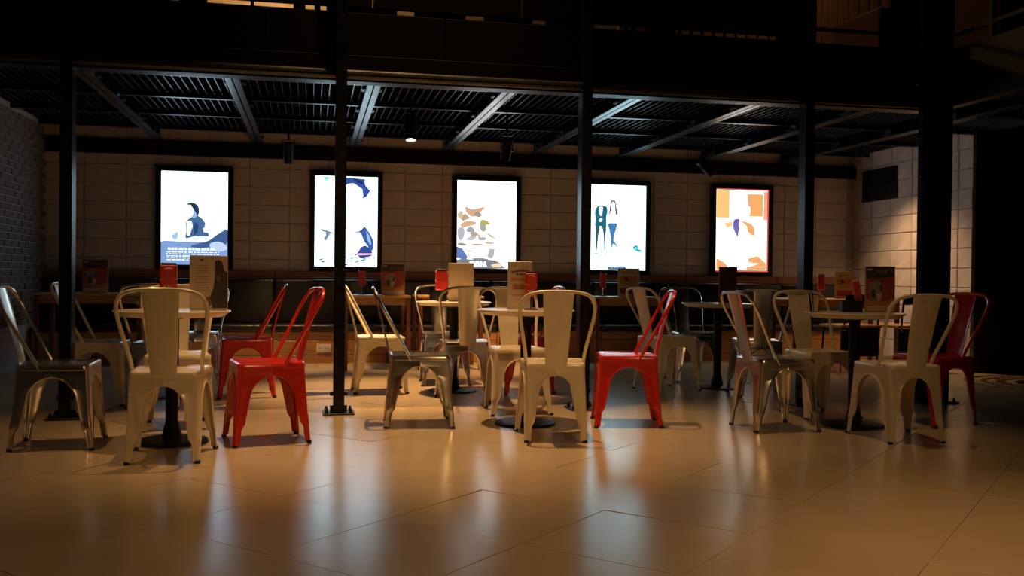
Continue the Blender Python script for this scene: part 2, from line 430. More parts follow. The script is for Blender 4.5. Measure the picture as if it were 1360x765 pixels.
# ------------------------------------------------------------------ light boxes with film posters
PYF = 10.864; ZT, ZB, PW = 2.0421, 1.0347, 0.69
PXS = [-1.598, 0.024, 1.620, 3.205, 4.792]
def lightbox(k, label, bg, strength):
    x0 = PXS[k]
    t = thing('poster_light_box', label, 'light box', (x0, PYF, ZB), 0, 'film poster light boxes on the back wall')
    H = ZT - ZB; f = 0.055; d = WALLY - PYF
    obj('frame_side', box2((-f, -0.022, -f), (0, d, H + f), 0.004), BLACK, t)
    obj('frame_side', box2((PW, -0.022, -f), (PW + f, d, H + f), 0.004), BLACK, t)
    obj('frame_rail', box2((0, -0.022, H), (PW, d, H + f), 0.004), BLACK, t)
    obj('frame_rail', box2((0, -0.022, -f), (PW, d, 0), 0.004), BLACK, t)
    s = obj('poster_sheet', box2((0, 0.0, 0), (PW, 0.012, H)), emit('backlit_paper_%d' % k, bg, strength), t)
    return s
LAY = [0]
def pr(sheet, ref, pts, col, st=1.0, name='printed_shape'):
    """flat print on the poster; pts in pixels of a reference box (x0,y0,x1,y1)"""
    x0, y0, x1, y1 = ref; H = ZT - ZB
    LAY[0] += 1; y = -0.0008 - 0.00006 * (LAY[0] % 40)
    bm = bmesh.new()
    if len(pts) > 5:                       # rounded outline
        P = [Vector((p[0], p[1], 0)) for p in pts]; n_ = len(P); out = []
        for i_ in range(n_):
            p0, p1, p2, p3 = P[i_ - 1], P[i_], P[(i_ + 1) % n_], P[(i_ + 2) % n_]
            for t_ in (0.0, 1 / 3, 2 / 3):
                q_ = 0.5 * ((2 * p1) + (p2 - p0) * t_ + (2 * p0 - 5 * p1 + 4 * p2 - p3) * t_ * t_ + (3 * p1 - p0 - 3 * p2 + p3) * t_ ** 3)
                out.append((min(max(q_.x, x0), x1), min(max(q_.y, y0), y1)))
        pts = out
    vs = [bm.verts.new(((p[0] - x0) / (x1 - x0) * PW, y, (1 - (p[1] - y0) / (y1 - y0)) * H)) for p in pts]
    f = bm.faces.new(vs); bmesh.ops.triangulate(bm, faces=[f])
    nm = 'print_%.2f_%.2f_%.2f_%.2f' % (*col, st)
    return obj(name, bm, emit(nm, col, st), sheet)
def rect(a, b, c, d): return [(a, b), (c, b), (c, d), (a, d)]
def text_rows(sheet, ref, x0, x1, rows, h, col, st, seed=1):
    """illegible small print: one joined mesh of word-length dashes per row block"""
    rr = random.Random(seed); X0, Y0, X1, Y1 = ref; H = ZT - ZB; bm = bmesh.new()
    for y in rows:
        x = x0 + rr.uniform(0, 8)
        while x < x1:
            wd = rr.uniform(12, 34)
            q = rect(x, y, min(x + wd, x1), y + h)
            bm.faces.new([bm.verts.new(((p[0] - X0) / (X1 - X0) * PW, -0.0034, (1 - (p[1] - Y0) / (Y1 - Y0)) * H)) for p in q])
            x += wd + rr.uniform(5, 10)
    obj('printed_text', bm, emit('print_%.2f_%.2f_%.2f_%.2f' % (*col, st), col, st), sheet)

PB = (0.62, 0.83, 1.0)
# 1: figure above a blue mountain ridge
rf = (73, 58, 523, 690)
s = lightbox(0, 'light box with blue poster of a seated figure above mountains', PB, 3.3)
BLU = (0.10, 0.22, 0.55)
pr(s, rf, [(73, 540), (110, 548), (150, 590), (210, 585), (280, 560), (350, 545), (410, 515), (440, 490), (480, 465), (523, 455), (523, 690), (73, 690)], (0.30, 0.50, 0.95), 0.75, 'printed_ridge')
pr(s, rf, [(523, 455), (480, 465), (440, 490), (410, 515), (350, 540), (285, 556), (280, 570), (340, 575), (400, 568), (440, 545), (480, 560), (523, 530)], BLU, 0.55, 'printed_ridge')
pr(s, rf, [(400, 550), (450, 530), (500, 545), (520, 580), (470, 600), (420, 585)], (0.5, 0.65, 1.0), 1.1, 'printed_cloud')
pr(s, rf, [(300, 352), (330, 362), (352, 380), (372, 410), (366, 430), (384, 455), (395, 495), (350, 500), (300, 498), (250, 512), (235, 500), (243, 440), (240, 400), (262, 376)], (0.10, 0.26, 0.55), 0.6, 'printed_jacket')
pr(s, rf, [(248, 402), (276, 396), (282, 440), (262, 470), (268, 488), (245, 486)], PB, 2.4, 'printed_sleeve')
pr(s, rf, [(355, 440), (385, 430), (390, 470), (360, 468)], PB, 2.4, 'printed_sleeve')
pr(s, rf, [(300, 400), (325, 420), (318, 470), (296, 490), (290, 440)], (0.03, 0.08, 0.22), 0.8, 'printed_shadow')
pr(s, rf, [(245, 276), (270, 268), (300, 272), (322, 292), (328, 325), (322, 352), (308, 356), (300, 330), (290, 318), (285, 296), (270, 284), (250, 284)], (0.02, 0.05, 0.12), 0.8, 'printed_hair')
pr(s, rf, [(290, 318), (302, 330), (312, 356), (298, 372), (278, 366), (285, 345)], (0.35, 0.5, 0.8), 1.0, 'printed_neck')
pr(s, rf, [(145, 490), (165, 482), (185, 465), (182, 515), (160, 520), (148, 508)], (0.35, 0.6, 0.95), 1.0, 'printed_arm')
text_rows(s, rf, 120, 440, [577], 14, PB, 3.0, 4)
text_rows(s, rf, 105, 465, [604, 617, 630, 643, 656], 4, (0.8, 0.92, 1), 2.2, 5)
# 2: arched dancer in blue
rf = (68, 75, 503, 708)
s = lightbox(1, 'light box with white poster of a curved blue figure, crossed by a post', (0.66, 0.88, 1.0), 3.4)
pr(s, rf, [(215, 78), (300, 82), (412, 90), (408, 105), (415, 128), (432, 150), (450, 176), (432, 192), (430, 208), (395, 226), (408, 190), (398, 165), (375, 148), (350, 128), (320, 122), (290, 130), (262, 140), (230, 132)], (0.07, 0.15, 0.62), 0.6, 'printed_hair')
pr(s, rf, [(330, 88), (395, 100), (405, 130), (370, 122), (340, 108)], (0.02, 0.05, 0.25), 0.8, 'printed_shadow')
pr(s, rf, [(412, 424), (432, 445), (455, 478), (474, 520), (480, 560), (470, 590), (452, 598), (436, 560), (412, 530), (394, 488), (384, 468), (350, 470), (318, 486), (345, 466), (384, 452)], (0.08, 0.20, 0.70), 0.6, 'printed_figure')
pr(s, rf, [(425, 450), (448, 490), (462, 540), (455, 560), (430, 510)], (0.35, 0.55, 0.95), 1.0, 'printed_light')
pr(s, rf, [(348, 626), (372, 600), (386, 574), (420, 558), (450, 580), (470, 605), (464, 630), (430, 640), (388, 650), (370, 632)], (0.07, 0.13, 0.5), 0.6, 'printed_figure')
pr(s, rf, [(360, 614), (468, 612), (470, 622), (358, 628)], (1.0, 0.5, 0.85), 1.3, 'printed_band')
pr(s, rf, [(106, 440), (120, 446), (150, 455), (170, 462), (198, 474), (176, 480), (160, 505), (145, 530), (132, 515), (144, 490), (150, 474), (120, 462)], (0.22, 0.32, 0.45), 1.0, 'printed_bird')
pr(s, rf, [(124, 78), (160, 80), (158, 100), (146, 112), (132, 96)], (0.2, 0.85, 0.65), 1.2, 'printed_leaf')
rr = random.Random(9)
for q in range(34):
    cx, cy = rr.uniform(75, 495), rr.uniform(640, 700); a = rr.uniform(5, 17)
    col = [(0.12, 0.10, 0.45), (0.10, 0.36, 0.42), (0.25, 0.5, 0.5)][q % 3]
    pr(s, rf, [(max(70, cx - a), cy), (cx, max(640, cy - a * 0.6)), (min(501, cx + a), cy - 3), (cx + a * 0.2, min(706, cy + a * 0.5))], col, 0.9, 'printed_flower')
# 3: busy poster with warm shapes
rf = (70, 85, 488, 715)
s = lightbox(2, 'light box with washed-out white poster of grey and orange shapes', (0.93, 0.97, 1.0), 3.3)
pr(s, rf, [(130, 272), (180, 290), (250, 272), (265, 282), (235, 310), (190, 345), (160, 338), (130, 305)], (0.75, 0.42, 0.28), 1.0, 'printed_shape')
pr(s, rf, [(95, 400), (140, 375), (200, 380), (200, 400), (150, 415), (110, 425)], (0.78, 0.45, 0.25), 1.0, 'printed_shape')
pr(s, rf, [(235, 372), (270, 366), (302, 388), (296, 400), (268, 405), (280, 430), (262, 452), (238, 440)], (0.55, 0.52, 0.15), 0.9, 'printed_shape')
pr(s, rf, [(275, 455), (310, 468), (350, 500), (345, 506), (300, 488)], (0.6, 0.6, 0.4), 1.0, 'printed_shape')
pr(s, rf, [(74, 440), (95, 420), (120, 430), (125, 470), (105, 515), (80, 505)], (0.55, 0.58, 0.62), 0.9, 'printed_shape')
pr(s, rf, [(125, 512), (165, 485), (215, 450), (205, 500), (180, 518)], (0.6, 0.62, 0.68), 0.9, 'printed_shape')
pr(s, rf, [(210, 470), (235, 468), (240, 500), (225, 510)], (0.6, 0.65, 0.7), 1.0, 'printed_shape')
pr(s, rf, [(70, 560), (110, 575), (145, 630), (140, 660), (70, 640)], (0.16, 0.24, 0.62), 0.9, 'printed_shape')
pr(s, rf, [(70, 655), (180, 650), (340, 655), (400, 700), (396, 714), (70, 714)], (0.28, 0.30, 0.34), 0.8, 'printed_shape')
pr(s, rf, [(300, 572), (340, 570), (335, 620), (318, 645), (285, 632)], (0.55, 0.56, 0.55), 0.9, 'printed_shape')
pr(s, rf, [(310, 690), (360, 675), (395, 690), (380, 706), (330, 706)], (0.8, 0.65, 0.4), 1.2, 'printed_shape')
for q in (rect(130, 565, 300, 569), rect(150, 608, 285, 632), rect(135, 520, 139, 568), rect(205, 520, 208, 568), rect(345, 520, 348, 568)):
    pr(s, rf, q, (0.55, 0.58, 0.62), 1.0, 'printed_rule')
pr(s, rf, rect(160, 614, 278, 626), (1, 1, 1), 3.0, 'printed_title')
for q, (cx, cy, a, b_) in enumerate([(120, 350, 40, 26), (165, 440, 34, 30), (95, 330, 22, 40), (215, 330, 30, 22), (190, 470, 36, 18), (250, 500, 40, 14), (300, 530, 44, 12), (110, 545, 36, 14), (215, 545, 60, 10), (250, 420, 20, 34), (160, 590, 40, 8), (230, 645, 70, 8)]):
    ps = [(max(72, cx + a * math.cos(k * math.pi / 5 + q) * rr.uniform(0.6, 1.1)), cy + b_ * math.sin(k * math.pi / 5 + q) * rr.uniform(0.6, 1.1)) for k in range(10)]
    pr(s, rf, ps, [(0.62, 0.44, 0.28), (0.45, 0.47, 0.50), (0.75, 0.62, 0.40), (0.40, 0.40, 0.30)][q % 4], 0.9, 'printed_shape')
text_rows(s, rf, 160, 285, [668, 680, 692], 8, (1, 1, 1), 3.0, 8)
for q in range(14):
    cx, cy = rr.uniform(90, 370), rr.uniform(180, 310)
    pr(s, rf, [(cx - 8, cy), (cx, cy - 7), (cx + 9, cy - 2), (cx + 1, cy + 4)], (0.6, 0.62, 0.6), 1.0, 'printed_fleck')
# 4: couple, suit and jeans
rf = (80, 65, 505, 722)
s = lightbox(3, 'light box with white poster of a teal suit and a figure in jeans', (0.58, 0.92, 1.0), 3.6)
TEAL = (0.02, 0.20, 0.30)
pr(s, rf, [(118, 262), (135, 232), (158, 222), (168, 224), (205, 234), (212, 270), (206, 300), (200, 330), (204, 395), (176, 398), (170, 385), (150, 388), (146, 398), (118, 386), (120, 345), (128, 312), (116, 300)], TEAL, 0.75, 'printed_suit')
pr(s, rf, [(148, 236), (175, 236), (170, 300), (160, 306), (150, 290)], (0.8, 0.95, 1), 3.0, 'printed_shirt')
pr(s, rf, [(148, 338), (160, 322), (174, 330), (168, 350), (152, 352)], (0.8, 0.95, 1), 3.0, 'printed_hand')
pr(s, rf, [(122, 386), (152, 390), (148, 430), (140, 500), (134, 575), (126, 575), (126, 480)], (0.05, 0.12, 0.16), 0.9, 'printed_leg')
pr(s, rf, [(172, 388), (202, 392), (200, 470), (198, 575), (190, 575), (186, 490), (178, 420)], (0.05, 0.12, 0.16), 0.9, 'printed_leg')
pr(s, rf, [(118, 596), (138, 588), (136, 598), (122, 604)], (0.03, 0.06, 0.08), 1.0, 'printed_shoe')
pr(s, rf, [(188, 588), (206, 598), (204, 604), (190, 598)], (0.03, 0.06, 0.08), 1.0, 'printed_shoe')
pr(s, rf, [(222, 300), (226, 260), (232, 210), (242, 184), (258, 180), (272, 190), (278, 230), (288, 280), (280, 300), (272, 280), (268, 235), (262, 196), (246, 200), (240, 240), (234, 280)], (0.22, 0.10, 0.14), 0.9, 'printed_hair')
pr(s, rf, [(216, 364), (250, 358), (286, 362), (280, 400), (262, 470), (256, 508), (292, 538), (288, 544), (258, 518), (250, 550), (244, 548), (238, 470), (226, 410)], (0.08, 0.28, 0.62), 0.8, 'printed_jeans')
pr(s, rf, [(408, 545), (428, 528), (446, 530), (450, 552), (472, 566), (482, 578), (450, 578), (425, 566)], (0.03, 0.5, 0.62), 0.9, 'printed_bird')
pr(s, rf, [(425, 545), (442, 545), (440, 556), (426, 560)], (0.2, 1, 0.95), 1.4, 'printed_light')
pr(s, rf, rect(222, 692, 355, 719), (0.01, 0.05, 0.13), 0.8, 'printed_banner')
text_rows(s, rf, 230, 350, [701], 8, (0.3, 0.5, 0.7), 1.0, 12)
# 5: red edged poster with white figure
rf = (65, 65, 468, 705)
s = lightbox(4, 'light box with red-edged poster of a pale figure with a lilac tie', (1.0, 0.92, 0.78), 2.6)
for q in (rect(65, 65, 468, 74), rect(458, 65, 468, 705), rect(65, 692, 468, 705)):
    pr(s, rf, q, (1.0, 0.10, 0.06), 1.0, 'printed_border')
pr(s, rf, rect(70, 76, 168, 290), (1.0, 0.60, 0.20), 1.0, 'printed_panel')
pr(s, rf, rect(305, 100, 425, 275), (1.0, 0.46, 0.16), 0.95, 'printed_panel')
pr(s, rf, rect(430, 80, 458, 300), (1.0, 0.42, 0.26), 1.0, 'printed_panel')
pr(s, rf, [(255, 312), (330, 330), (362, 372), (358, 425), (310, 395), (300, 350)], (1.0, 0.46, 0.18), 0.95, 'printed_shape')
pr(s, rf, [(130, 330), (190, 318), (190, 350), (150, 370)], (1.0, 0.62, 0.25), 1.0, 'printed_shape')
pr(s, rf, [(172, 110), (190, 84), (230, 72), (280, 78), (302, 110), (300, 160), (326, 205), (322, 262), (300, 285), (258, 300), (200, 300), (182, 270), (172, 200)], (1.0, 0.97, 0.92), 3.2, 'printed_figure')
pr(s, rf, [(204, 304), (246, 298), (244, 350), (236, 432), (226, 428), (198, 366)], (0.22, 0.16, 0.60), 0.9, 'printed_tie')
pr(s, rf, [(304, 172), (320, 176), (326, 200), (312, 196)], (0.5, 0.4, 0.75), 1.0, 'printed_shape')
pr(s, rf, [(72, 600), (140, 640), (180, 690), (72, 690)], (1.0, 0.42, 0.16), 0.95, 'printed_shape')
pr(s, rf, [(320, 600), (390, 580), (456, 640), (456, 690), (300, 690)], (1.0, 0.44, 0.18), 0.95, 'printed_shape')
pr(s, rf, [(140, 640), (250, 628), (395, 640), (330, 668), (180, 668)], (1.0, 0.93, 0.85), 3.2, 'printed_plate')
text_rows(s, rf, 160, 350, [622], 6, (0.9, 0.6, 0.5), 1.2, 3)

# ------------------------------------------------------------------ bench along the back wall
SEAMS = [-2.75, -1.60, -0.40, 0.80, 2.00, 3.20, 4.40, 5.60, 6.66]
names = ['at the brick wall end', 'below the mountain poster', 'below the post-crossed poster', 'left of the third light box', 'below the gap after the third light box',
         'below the teal suit poster', 'below the red-edged poster', 'at the lit block wall end']
for k in range(8):
    x0, x1 = SEAMS[k] + 0.004, SEAMS[k + 1] - 0.004
    t = thing('banquette_bench', 'black padded wall bench unit with wooden base, %s' % names[k], 'bench', (0, 0, 0), 0, 'wall bench units')
    obj('seat_cushion', box2((x0, 10.31, 0.335), (x1, 10.80, 0.41), 0.022, 3), LEATHER, t, smooth=True)
    obj('back_cushion', box2((x0, 10.70, 0.412), (x1, 10.86, 0.89), 0.025, 3), LEATHER, t, smooth=True)
    for a, b in ((0.0, 0.082), (0.088, 0.240), (0.246, 0.333)):
        obj('plank', box2((x0, 10.335, a + 0.001), (x1, 10.36, b), 0.002), WOOD, t)
    obj('carcass', box2((x0 + 0.01, 10.362, 0.0), (x1 - 0.01, 10.80, 0.333)), DWOOD, t)
    obj('top_ledge', box2((x0, 10.80, 0.892), (x1, WALLY - 0.012, 0.915), 0.004), LEDGE, t)
    obj('ledge_board', box2((x0, 10.845, 0.916), (x1, WALLY - 0.012, 0.978), 0.004), LEDGE, t)
def socket(x, label):
    t = thing('power_socket', label, 'socket', (x, 10.334, 0.16))
    obj('plate', box2((-0.075, -0.008, -0.045), (0.075, 0, 0.045), 0.004, 2), PLATE, t)
    for s in (-1, 1):
        o = obj('outlet', box2((s * 0.036 - 0.024, -0.011, -0.028), (s * 0.036 + 0.024, -0.008, 0.028), 0.002), PLATE, t)
        for q in (-1, 1):
            obj('pin_hole', box2((s * 0.036 + q * 0.010 - 0.003, -0.0118, -0.008), (s * 0.036 + q * 0.010 + 0.003, -0.011, 0.008)), CAST, o)
socket(-0.947, 'white double power socket on the bench base behind the round white table')
socket(0.127, 'white double power socket on the bench base beside the slim post')

# ------------------------------------------------------------------ vent on the right wall
t = thing('vent_grille', 'black rectangular vent grille high on the lit block wall', 'vent', (RX, 10.36, 2.10))
obj('backing', box2((-0.012, -0.34, -0.18), (0.0, 0.34, 0.18)), CAST, t)
for a in ((-0.35, -0.33), (0.33, 0.35)):
    obj('frame', box2((-0.022, a[0], -0.19), (0.0, a[1], 0.19)), CAST, t)
for a in ((-0.19, -0.17), (0.17, 0.19)):
    obj('frame', box2((-0.022, -0.33, a[0]), (0.0, 0.33, a[1])), CAST, t)
for k in range(8):
    z = -0.15 + 0.043 * k
    obj('slat', box((-0.016, 0, z), (0.012, 0.65, 0.004), 0, Matrix.Rotation(R(35), 3, 'Y')), CAST, t)

# ------------------------------------------------------------------ ceiling spot lamps
LENS_ON = emit('lamp_lens', (1.0, 0.80, 0.50), 14.0)
lab = ['lit black cylinder ceiling spotlight hanging left of the third light box', 'black cylinder ceiling spotlight between the first and second light boxes',
       'black cylinder ceiling spotlight above the third light box', 'tilted black cylinder ceiling spotlight left of the red-edged light box',
       'short black ceiling downlight left of the black vent grille']
tilt = [(R(-13), 0), (R(14), 0), (R(10), R(6)), (R(10), R(-48)), (R(6), 0)]
for k, (x, y, z) in enumerate(LAMPS):
    t = thing('ceiling_spotlight', lab[k], 'spotlight', (x, y, z), 0, 'cylinder ceiling spotlights')
    L = 0.20 if k < 4 else 0.11; mt = Matrix.Rotation(tilt[k][0], 4, 'X') @ Matrix.Rotation(tilt[k][1], 4, 'Y')
    piv = Matrix.Translation((0, 0, 0.13)) @ mt @ Matrix.Translation((0, 0, -0.13))
    body = obj('housing', lathe([(0.045, 0.075), (0.045, 0.0), (0.05, 0.0), (0.05, L), (0.045, L + 0.012), (0, L + 0.012)], 24, mtx=piv), BLACK, t, smooth=False)
    dz = 0.0 if k == 0 else 0.05
    obj('lens', lathe([(0, 0.014 + dz), (0.040, 0.014 + dz), (0.040, 0.010 + dz), (0, 0.010 + dz)], 20, mtx=piv), LENS_ON if k in (0, 1, 2, 4) else CLEAR, t)
    yz = 0.235 if k < 4 else 0.14
    obj('yoke', tube([(-0.058, 0, 0.09), (-0.058, 0, yz), (0.058, 0, yz), (0.058, 0, 0.09)], 0.005, 6), BEAM if k == 2 else BLACK, t)
    obj('pivot_bolt', tube([(-0.066, 0, 0.10), (0.066, 0, 0.10)], 0.009, 6), BLACK, t)
    obj('stem', tube([(0, 0, yz), (0, 0, 2.497 - z)], 0.011, 8), BLACK, t)

# ------------------------------------------------------------------ chairs
HT = 0.43
FOOT = {'FL': (0.2125, 0.2125), 'FR': (0.2125, -0.2125), 'RL': (-0.2125, 0.1725), 'RR': (-0.2125, -0.1725)}
TOPC = {'FL': (0.182, 0.186), 'FR': (0.182, -0.186), 'RL': (-0.178, 0.166), 'RR': (-0.178, -0.166)}
def corner(n, z):
    s = (max(z, 0) / HT) ** 0.92
    f, t_ = FOOT[n], TOPC[n]
    return Vector((f[0] + (t_[0] - f[0]) * s, f[1] + (t_[1] - f[1]) * s, z))
ADJ = {'FL': ('FR', 'RL'), 'FR': ('FL', 'RR'), 'RL': ('RR', 'FL'), 'RR': ('RL', 'FR')}
ZL = [0.010, 0.05, 0.095, 0.108, 0.125, 0.17, 0.22, 0.26, 0.29, 0.315, 0.335, 0.35, 0.362, 0.371, 0.377, 0.381, 0.384, 0.40, 0.43]
def flange(z, L):
    if z < 0.095: e = 0.028 + 0.004 * z / 0.095
    elif z < 0.125: e = 0.032 + 0.016 * (z - 0.095) / 0.03
    elif z < 0.26: e = 0.048 + 0.018 * (z - 0.125) / 0.135
    elif z <= 0.384:
        u = (z - 0.26) / 0.124; e = 0.066 + (L - 0.066) * (1 - math.sqrt(max(0, 1 - u * u)))
    else: e = L
    return min(e, L)
def leg_bm(n):
    bm = bmesh.new(); rows = []
    for z in ZL:
        c = corner(n, z)
        m = [(corner(a, z) + c) / 2 for a in ADJ[n]]
        dA = m[0] - c; LA = dA.length; dA.normalize(); dB = m[1] - c; LB = dB.length; dB.normalize()
        bulge = 0.004 if 0.10 <= z <= 0.13 else 0.0
        r = 0.020 if z > 0.12 else 0.013
        eA, eB = flange(z, LA), flange(z, LB)
        o = -(dA + dB).normalized() * bulge
        row = [c + dA * eA, c + dA * max(eA - 0.007, (eA + r) / 2), c + dA * r + o]
        for u in (0.25, 0.5, 0.75):
            p = dA * (r * (1 - u) ** 2) + dB * (r * u ** 2)
            row.append(c + p + o)
        row += [c + dB * r + o, c + dB * max(eB - 0.007, (eB + r) / 2), c + dB * eB]
        if z < 0.385:            # rolled rim along the arch
            nA = Vector((dA.y, -dA.x, 0)); nB = Vector((dB.y, -dB.x, 0))
            if nA.dot(c) < 0: nA = -nA
            if nB.dot(c) < 0: nB = -nB
            row[0] = row[0] + nA * 0.005; row[-1] = row[-1] + nB * 0.005
        rows.append([bm.verts.new(p) for p in row])
    fs = []
    for P_, Q in zip(rows, rows[1:]):
        for k in range(len(P_) - 1):
            fs.append(bm.faces.new((P_[k], P_[k + 1], Q[k + 1], Q[k])))
    bmesh.ops.recalc_face_normals(bm, faces=fs)
    # outward check
    cen = Vector((0, 0, 0.2)); f = fs[3]
    if f.normal.dot(f.calc_center_median() - cen) < 0: bmesh.ops.reverse_faces(bm, faces=fs)
    bmesh.ops.solidify(bm, geom=fs, thickness=0.006)
    return bm
def seat_bm():
    def loop(inset, z):
        hw_f, hw_r, xf, xr, r = 0.190 - inset, 0.170 - inset, 0.188 - inset, -0.184 + inset, 0.035
        cs = [(xf, hw_f), (xr, hw_r), (xr, -hw_r), (xf, -hw_f)]; pts = []
        for k, (cx, cy) in enumerate(cs):
            sx = 1 if cx > 0 else -1; sy = 1 if cy > 0 else -1
            a0 = {(1, 1): 0, (-1, 1): 90, (-1, -1): 180, (1, -1): 270}[(sx, sy)]
            for q in range(6):
                a = R(a0 + 18 * q); pts.append((cx - sx * r + r * math.cos(a), cy - sy * r + r * math.sin(a), z))
        return pts
    bm = bmesh.new(); rings = []
    for ins, z in ((0.003, 0.418), (0.0, 0.421), (0.0, 0.438), (0.003, 0.446), (0.010, 0.450), (0.022, 0.449), (0.034, 0.445), (0.10, 0.444)):
        rings.append([bm.verts.new(p) for p in loop(ins, z)])
    n = len(rings[0])
    for A_, B_ in zip(rings, rings[1:]):
        for k in range(n): bm.faces.new((A_[k], A_[(k + 1) % n], B_[(k + 1) % n], B_[k]))
    bm.faces.new(rings[-1]); bm.faces.new(list(reversed(rings[0])))
    bmesh.ops.recalc_face_normals(bm, faces=bm.faces[:])
    return bm
def back_x(z): return -0.055 - 0.235 * ((z - 0.42) / 0.44) ** 0.97 if z > 0.42 else -0.055
def backframe_bm():
    half = [(0.166, 0.415), (0.172, 0.50), (0.189, 0.60), (0.205, 0.69), (0.211, 0.75), (0.203, 0.800), (0.172, 0.836), (0.12, 0.852), (0.06, 0.857)]
    L = [(back_x(z), y, z) for y, z in half]
    pts = L + [(back_x(0.858), 0, 0.858)] + [(x_, -y_, z_) for x_, y_, z_ in reversed(L)]
    return tube(catmull(pts, 4), 0.0105, 8)
def splat_bm():
    bm = bmesh.new(); rows = []
    for i in range(9):
        u = i / 8; z = 0.425 + u * 0.432; hw = 0.062 + 0.026 * u
        x = -0.184 - 0.110 * u ** 1.15
        row = []
        for v in (-1, -0.86, -0.80, -0.4, 0, 0.4, 0.80, 0.86, 1):
            dx = 0.004 if abs(v) > 0.9 else (0.0 if abs(v) > 0.83 else -0.003 * (1 - v * v))
            row.append(bm.verts.new((x + dx, v * hw, z)))
        rows.append(row)
    fs = []
    for P_, Q in zip(rows, rows[1:]):
        for k in range(8): fs.append(bm.faces.new((P_[k], P_[k + 1], Q[k + 1], Q[k])))
    bmesh.ops.recalc_face_normals(bm, faces=fs)
    bmesh.ops.solidify(bm, geom=fs, thickness=0.005)
    return bm
def brace_bm(sgn):
    a = corner('FL' if sgn > 0 else 'FR', 0.372); b = corner('RR' if sgn > 0 else 'RL', 0.372)
    a = a * 0.9; b = b * 0.9; a.z = b.z = 0.372 + 0.006 * sgn
    d = b - a; ang = math.atan2(d.y, d.x); c = (a + b) / 2
    return box(c, (d.length, 0.016, 0.004), 0, Matrix.Rotation(ang, 3, 'Z'))
def chair_proto(col):
    m = PAINT[col]
    t = thing('metal_cafe_chair', 'proto', 'chair')
    obj('seat', seat_bm(), m, t, smooth=True)
    obj('back_frame', backframe_bm(), m, t, smooth=True)
    obj('back_splat', splat_bm(), m, t, smooth=True)
    for n in ('FL', 'FR', 'RL', 'RR'):
        l = obj('leg', leg_bm(n), m, t, smooth=True)
        c = corner(n, 0.0); d = -Vector((FOOT[n][0], FOOT[n][1], 0)).normalized() * 0.012
        obj('foot_cap', lathe([(0, 0), (0.015, 0), (0.014, 0.014), (0, 0.014)], 10, (c.x + d.x, c.y + d.y, 0)), RUBBER, l)
    for s_ in (1, -1):
        obj('brace', brace_bm(s_), m, t)
    return t
CHAIRS = [
 ('silver', -1.339, 5.563, 1.5, 'bare steel cafe chair facing right at the left edge, nearest the left post'),
 ('white', -1.49, 7.32, -2, 'cream metal cafe chair facing right behind the left post'),
 ('white', -0.708, 5.131, 88.7, 'cream metal cafe chair with its back to us at the left round table, front row'),
 ('white', -0.803, 6.148, -82, 'cream metal cafe chair facing us beyond the left round table'),
 ('silver', -1.06, 7.16, 86, 'bare steel cafe chair half hidden behind the cream chair facing us at left'),
 ('silver', -0.93, 8.35, -92, 'bare steel cafe chair near the bench, seen under the left round table'),
 ('red', -0.245, 5.564, 192.9, 'bright red metal cafe chair facing left beside the left round table, front row'),
 ('red', -0.489, 7.644, 184.8, 'dark red metal cafe chair facing left just before the bench, behind the bright red chair'),
 ('white', 0.538, 7.797, 2, 'cream metal cafe chair with a brightly lit seat, just right of the second post'),
 ('silver', 0.663, 6.025, -3.5, 'bare steel cafe chair facing right in front of the brightly lit cream chair'),
 ('silver', 1.125, 8.31, -88, 'bare steel cafe chair facing us behind the middle back round table'),
 ('silver', 1.145, 7.20, 87, 'bare steel cafe chair with its back to us at the middle back round table'),
 ('white', 1.39, 6.497, -88, 'cream metal cafe chair facing us beyond the middle front round table'),
 ('white', 1.39, 5.437, 80.9, 'cream metal cafe chair with its back to us at the middle front round table'),
 ('red', 1.72, 7.66, 181, 'dark red metal cafe chair mostly hidden behind the middle front round table'),
 ('red', 1.989, 5.87, 166.8, 'bright red metal cafe chair facing left, alone in the middle right'),
 ('white', 2.937, 7.655, 16.6, 'cream metal cafe chair in shade facing right, behind the middle red chair'),
 ('silver', 3.44, 8.33, -90, 'bare steel cafe chair in shade facing us behind the dim back table'),
 ('silver', 3.56, 7.22, 75, 'dim bare steel cafe chair with its back to us at the dim back table'),
 ('silver', 2.863, 5.575, 2.1, 'bare steel cafe chair facing right at the right round table, front row'),
 ('white', 3.451, 6.065, -88.5, 'cream metal cafe chair facing us beyond the right round table'),
 ('white', 3.428, 5.108, 88.3, 'cream metal cafe chair with its back to us at the right round table, front row'),
 ('red', 4.053, 5.642, 192, 'dark red metal cafe chair at the right end beside the double post'),
]
protos = {}
for col, x, y, a, lb in CHAIRS:
    if col not in protos:
        p = chair_proto(col); protos[col] = p
        p.location = (x, y, 0); p.rotation_euler = (0, 0, R(a)); p['label'] = lb; p['group'] = 'metal cafe chairs'
    else:
        dup(protos[col], (x, y, 0), R(a), lb, 'metal cafe chairs')

